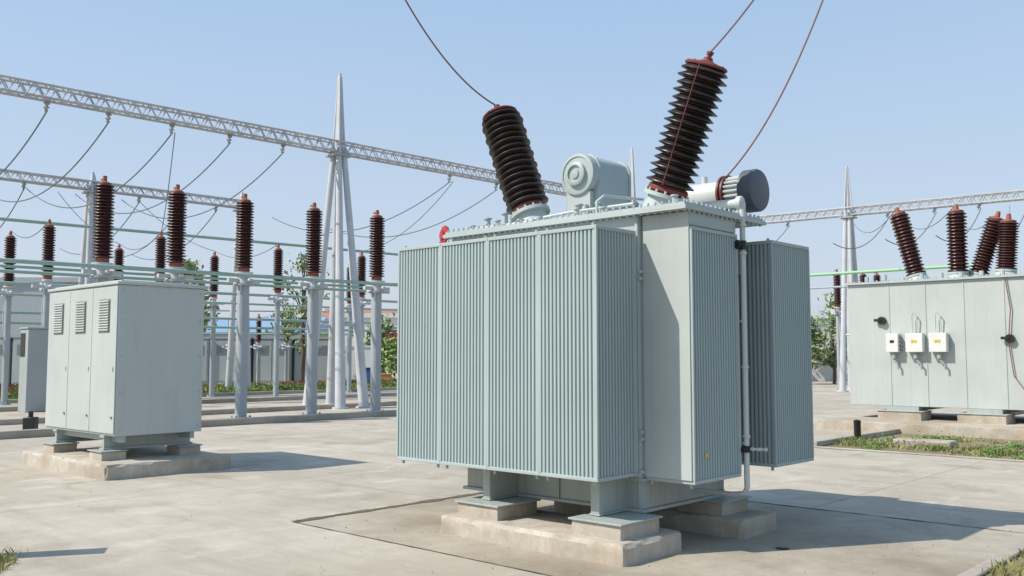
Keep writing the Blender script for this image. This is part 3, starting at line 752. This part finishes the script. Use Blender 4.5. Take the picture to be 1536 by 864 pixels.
def wall(x0,y0,x1,y1,h,mat,label):
    a=Vector((x0,y0,0)); b=Vector((x1,y1,0)); L=(b-a).length
    o=mk('boundary_wall',MB().box(0,L,-.12,.12,0,h).box(-.02,L+.02,-.17,.17,h+.002,h+.1),mat,loc=(x0,y0,0),rot=math.atan2(y1-y0,x1-x0)); tag(o,label,'wall')
wall(-60,62,-9,66,2.0,'wallpale','long pale perimeter wall behind the switchyard')
wall(12,62,60,58,1.9,'wallwhite','long white perimeter wall in front of trees')
wall(-12.3,58,-10.6,58,3.0,'ochre','short yellow-green wall panel near the perimeter')
wall(-10.5,59,-8.6,59,2.2,'wallwhite','short white wall panel near the perimeter')
o=mk('crate',MB().box(-.35,.35,-.3,.3,0,.6).box(-.4,.4,-.35,.35,.602,.66),'orangeb',loc=(-7.1,52,0),bevel=.02); tag(o,'small orange crate on the yard edge','crate')
o=mk('crate',MB().box(-.5,.5,-.4,.4,0,.9).box(-.55,.55,-.45,.45,.902,.96),'blue',loc=(-8.4,56,0),bevel=.02); tag(o,'small blue crate on the yard edge','crate')
# ------------------------------------------------------------ trees
def tree(loc,h,R,label,mat='leaf',seed=1,nclump=46,leaf=.14,low=.3,tr=.1):
    rnd=random.Random(seed)
    e=thing('tree',label,'tree',(loc[0],loc[1],0))
    t=MB(); t.tube([(0,0,0),(.05,0,h*.25),(-.04,.05,h*.5),(0,0,h*.8)],tr,8)
    cs=[]
    for i in range(nclump):
        th=rnd.uniform(0,6.28); k=rnd.random(); z=h*low+(h*(1-low))*k
        rr=R*math.sin(math.pi*min(1,.18+.8*k))*rnd.uniform(.25,1.05)
        cs.append(Vector((math.cos(th)*rr,math.sin(th)*rr,z)))
    for c in cs[:14]:
        t.tube([(0,0,max(h*.2,c.z-h*.25)),(c.x*.5,c.y*.5,c.z-h*.08),tuple(c)],tr*.28,5)
    mk('trunk',t,'bark',parent=e)
    m=MB()
    for c in cs:
        sr=R*rnd.uniform(.16,.34)
        for _ in range(34):
            o=Vector((rnd.gauss(0,1),rnd.gauss(0,1),rnd.gauss(0,.8)))*sr*.6; p=c+o
            u=Vector((rnd.gauss(0,1),rnd.gauss(0,1),rnd.gauss(0,1))).normalized(); w=u.orthogonal().normalized(); s=leaf*rnd.uniform(.6,1.3)
            m.add([p-u*s,p+w*s*.5,p+u*s,p-w*s*.5],[(0,1,2,3)])
    mk('crown',m,mat,parent=e,smooth=False)
tree((-10.7,47.6),6.6,1.6,'slender pale-leaved tree behind insulator posts','leaf2',3,24,.12)
tree((-14.5,60),5.2,1.3,'young tree with open crown near perimeter wall','leaf2',4,24)
tree((-27.5,78),9.2,2.4,'tall round-headed tree behind the cabinet','leaf2',5,70,.25)
tree((-9.2,66),4.0,2.0,'bushy green tree beside perimeter wall','leaf2',6,50,.18,.1)
tree((-7.0,63),3.6,1.8,'bushy green tree beside perimeter wall','leaf',8,50,.18,.1)
for i,(x,yy,h) in enumerate(((17.0,54,4.0),(19.0,55,5.0),(21.2,57,4.4),(18.0,60,4.6),(23.5,58,4.8),(26,60,4.6),(29,60,5.0))):
    tree((x,yy),h,1.5,'leafy green tree growing along the white wall','leaf' if i%2 else 'leaf2',20+i,34,.14,.25)
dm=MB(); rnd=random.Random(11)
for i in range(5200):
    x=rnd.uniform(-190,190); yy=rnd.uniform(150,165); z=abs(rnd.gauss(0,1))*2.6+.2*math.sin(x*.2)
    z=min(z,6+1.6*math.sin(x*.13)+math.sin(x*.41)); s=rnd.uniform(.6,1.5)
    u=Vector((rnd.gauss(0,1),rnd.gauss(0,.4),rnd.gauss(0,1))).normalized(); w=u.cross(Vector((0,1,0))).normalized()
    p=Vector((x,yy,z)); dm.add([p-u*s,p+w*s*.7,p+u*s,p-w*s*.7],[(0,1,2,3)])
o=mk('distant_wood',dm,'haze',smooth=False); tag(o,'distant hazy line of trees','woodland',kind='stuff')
# ------------------------------------------------------------ light, sky, camera
world=bpy.data.worlds.new("World"); scene.world=world; world.use_nodes=True
nt=world.node_tree; bg=nt.nodes['Background']
sky=nt.nodes.new('ShaderNodeTexSky'); sky.sky_type='NISHITA'; sky.sun_disc=False
el=math.radians(47.4); az=math.atan2(-.957,-.29)
sky.sun_elevation=el; sky.sun_rotation=az%(2*math.pi)
sky.air_density=1.0; sky.dust_density=2.5; sky.ozone_density=1.2; sky.altitude=0
tc=nt.nodes.new('ShaderNodeTexCoord'); sx=nt.nodes.new('ShaderNodeSeparateXYZ'); nt.links.new(tc.outputs['Generated'],sx.inputs[0])
hz=ramp(nt,sx.outputs[2],[(0,(4.9,5.2,5.8)),(.15,(4.0,4.85,6.0)),(.45,(2.5,4.1,6.2)),(1.0,(1.7,3.2,5.4))])
hn=noise(nt,mapping(nt,tc.outputs['Generated'],(1,1,3)),1.5,4,.5)
hz2=mix(nt,ramp(nt,hn,[(.4,0),(.75,.12)]),hz,(4.8,5.1,5.6))
skc=mix(nt,.74,sky.outputs[0],hz2)
nt.links.new(skc,bg.inputs[0]); bg.inputs[1].default_value=.15
sd=bpy.data.lights.new('sun','SUN'); sd.energy=5.0; sd.angle=math.radians(.5); sd.color=(1,.935,.83)
so=bpy.data.objects.new('sun',sd); COL.objects.link(so); so.location=(-20,-8,30)
so.rotation_euler=Vector((.646,.197,-.736)).to_track_quat('-Z','Y').to_euler()
cam=bpy.data.cameras.new('camera'); co=bpy.data.objects.new('camera',cam); COL.objects.link(co)
co.location=(0,0,1.6); co.rotation_euler=(math.radians(90+4.23),0,0)
cam.sensor_width=36; cam.lens=32.65; cam.clip_end=2000
scene.camera=co
scene.view_settings.view_transform='Standard'; scene.view_settings.look='None'; scene.view_settings.exposure=0
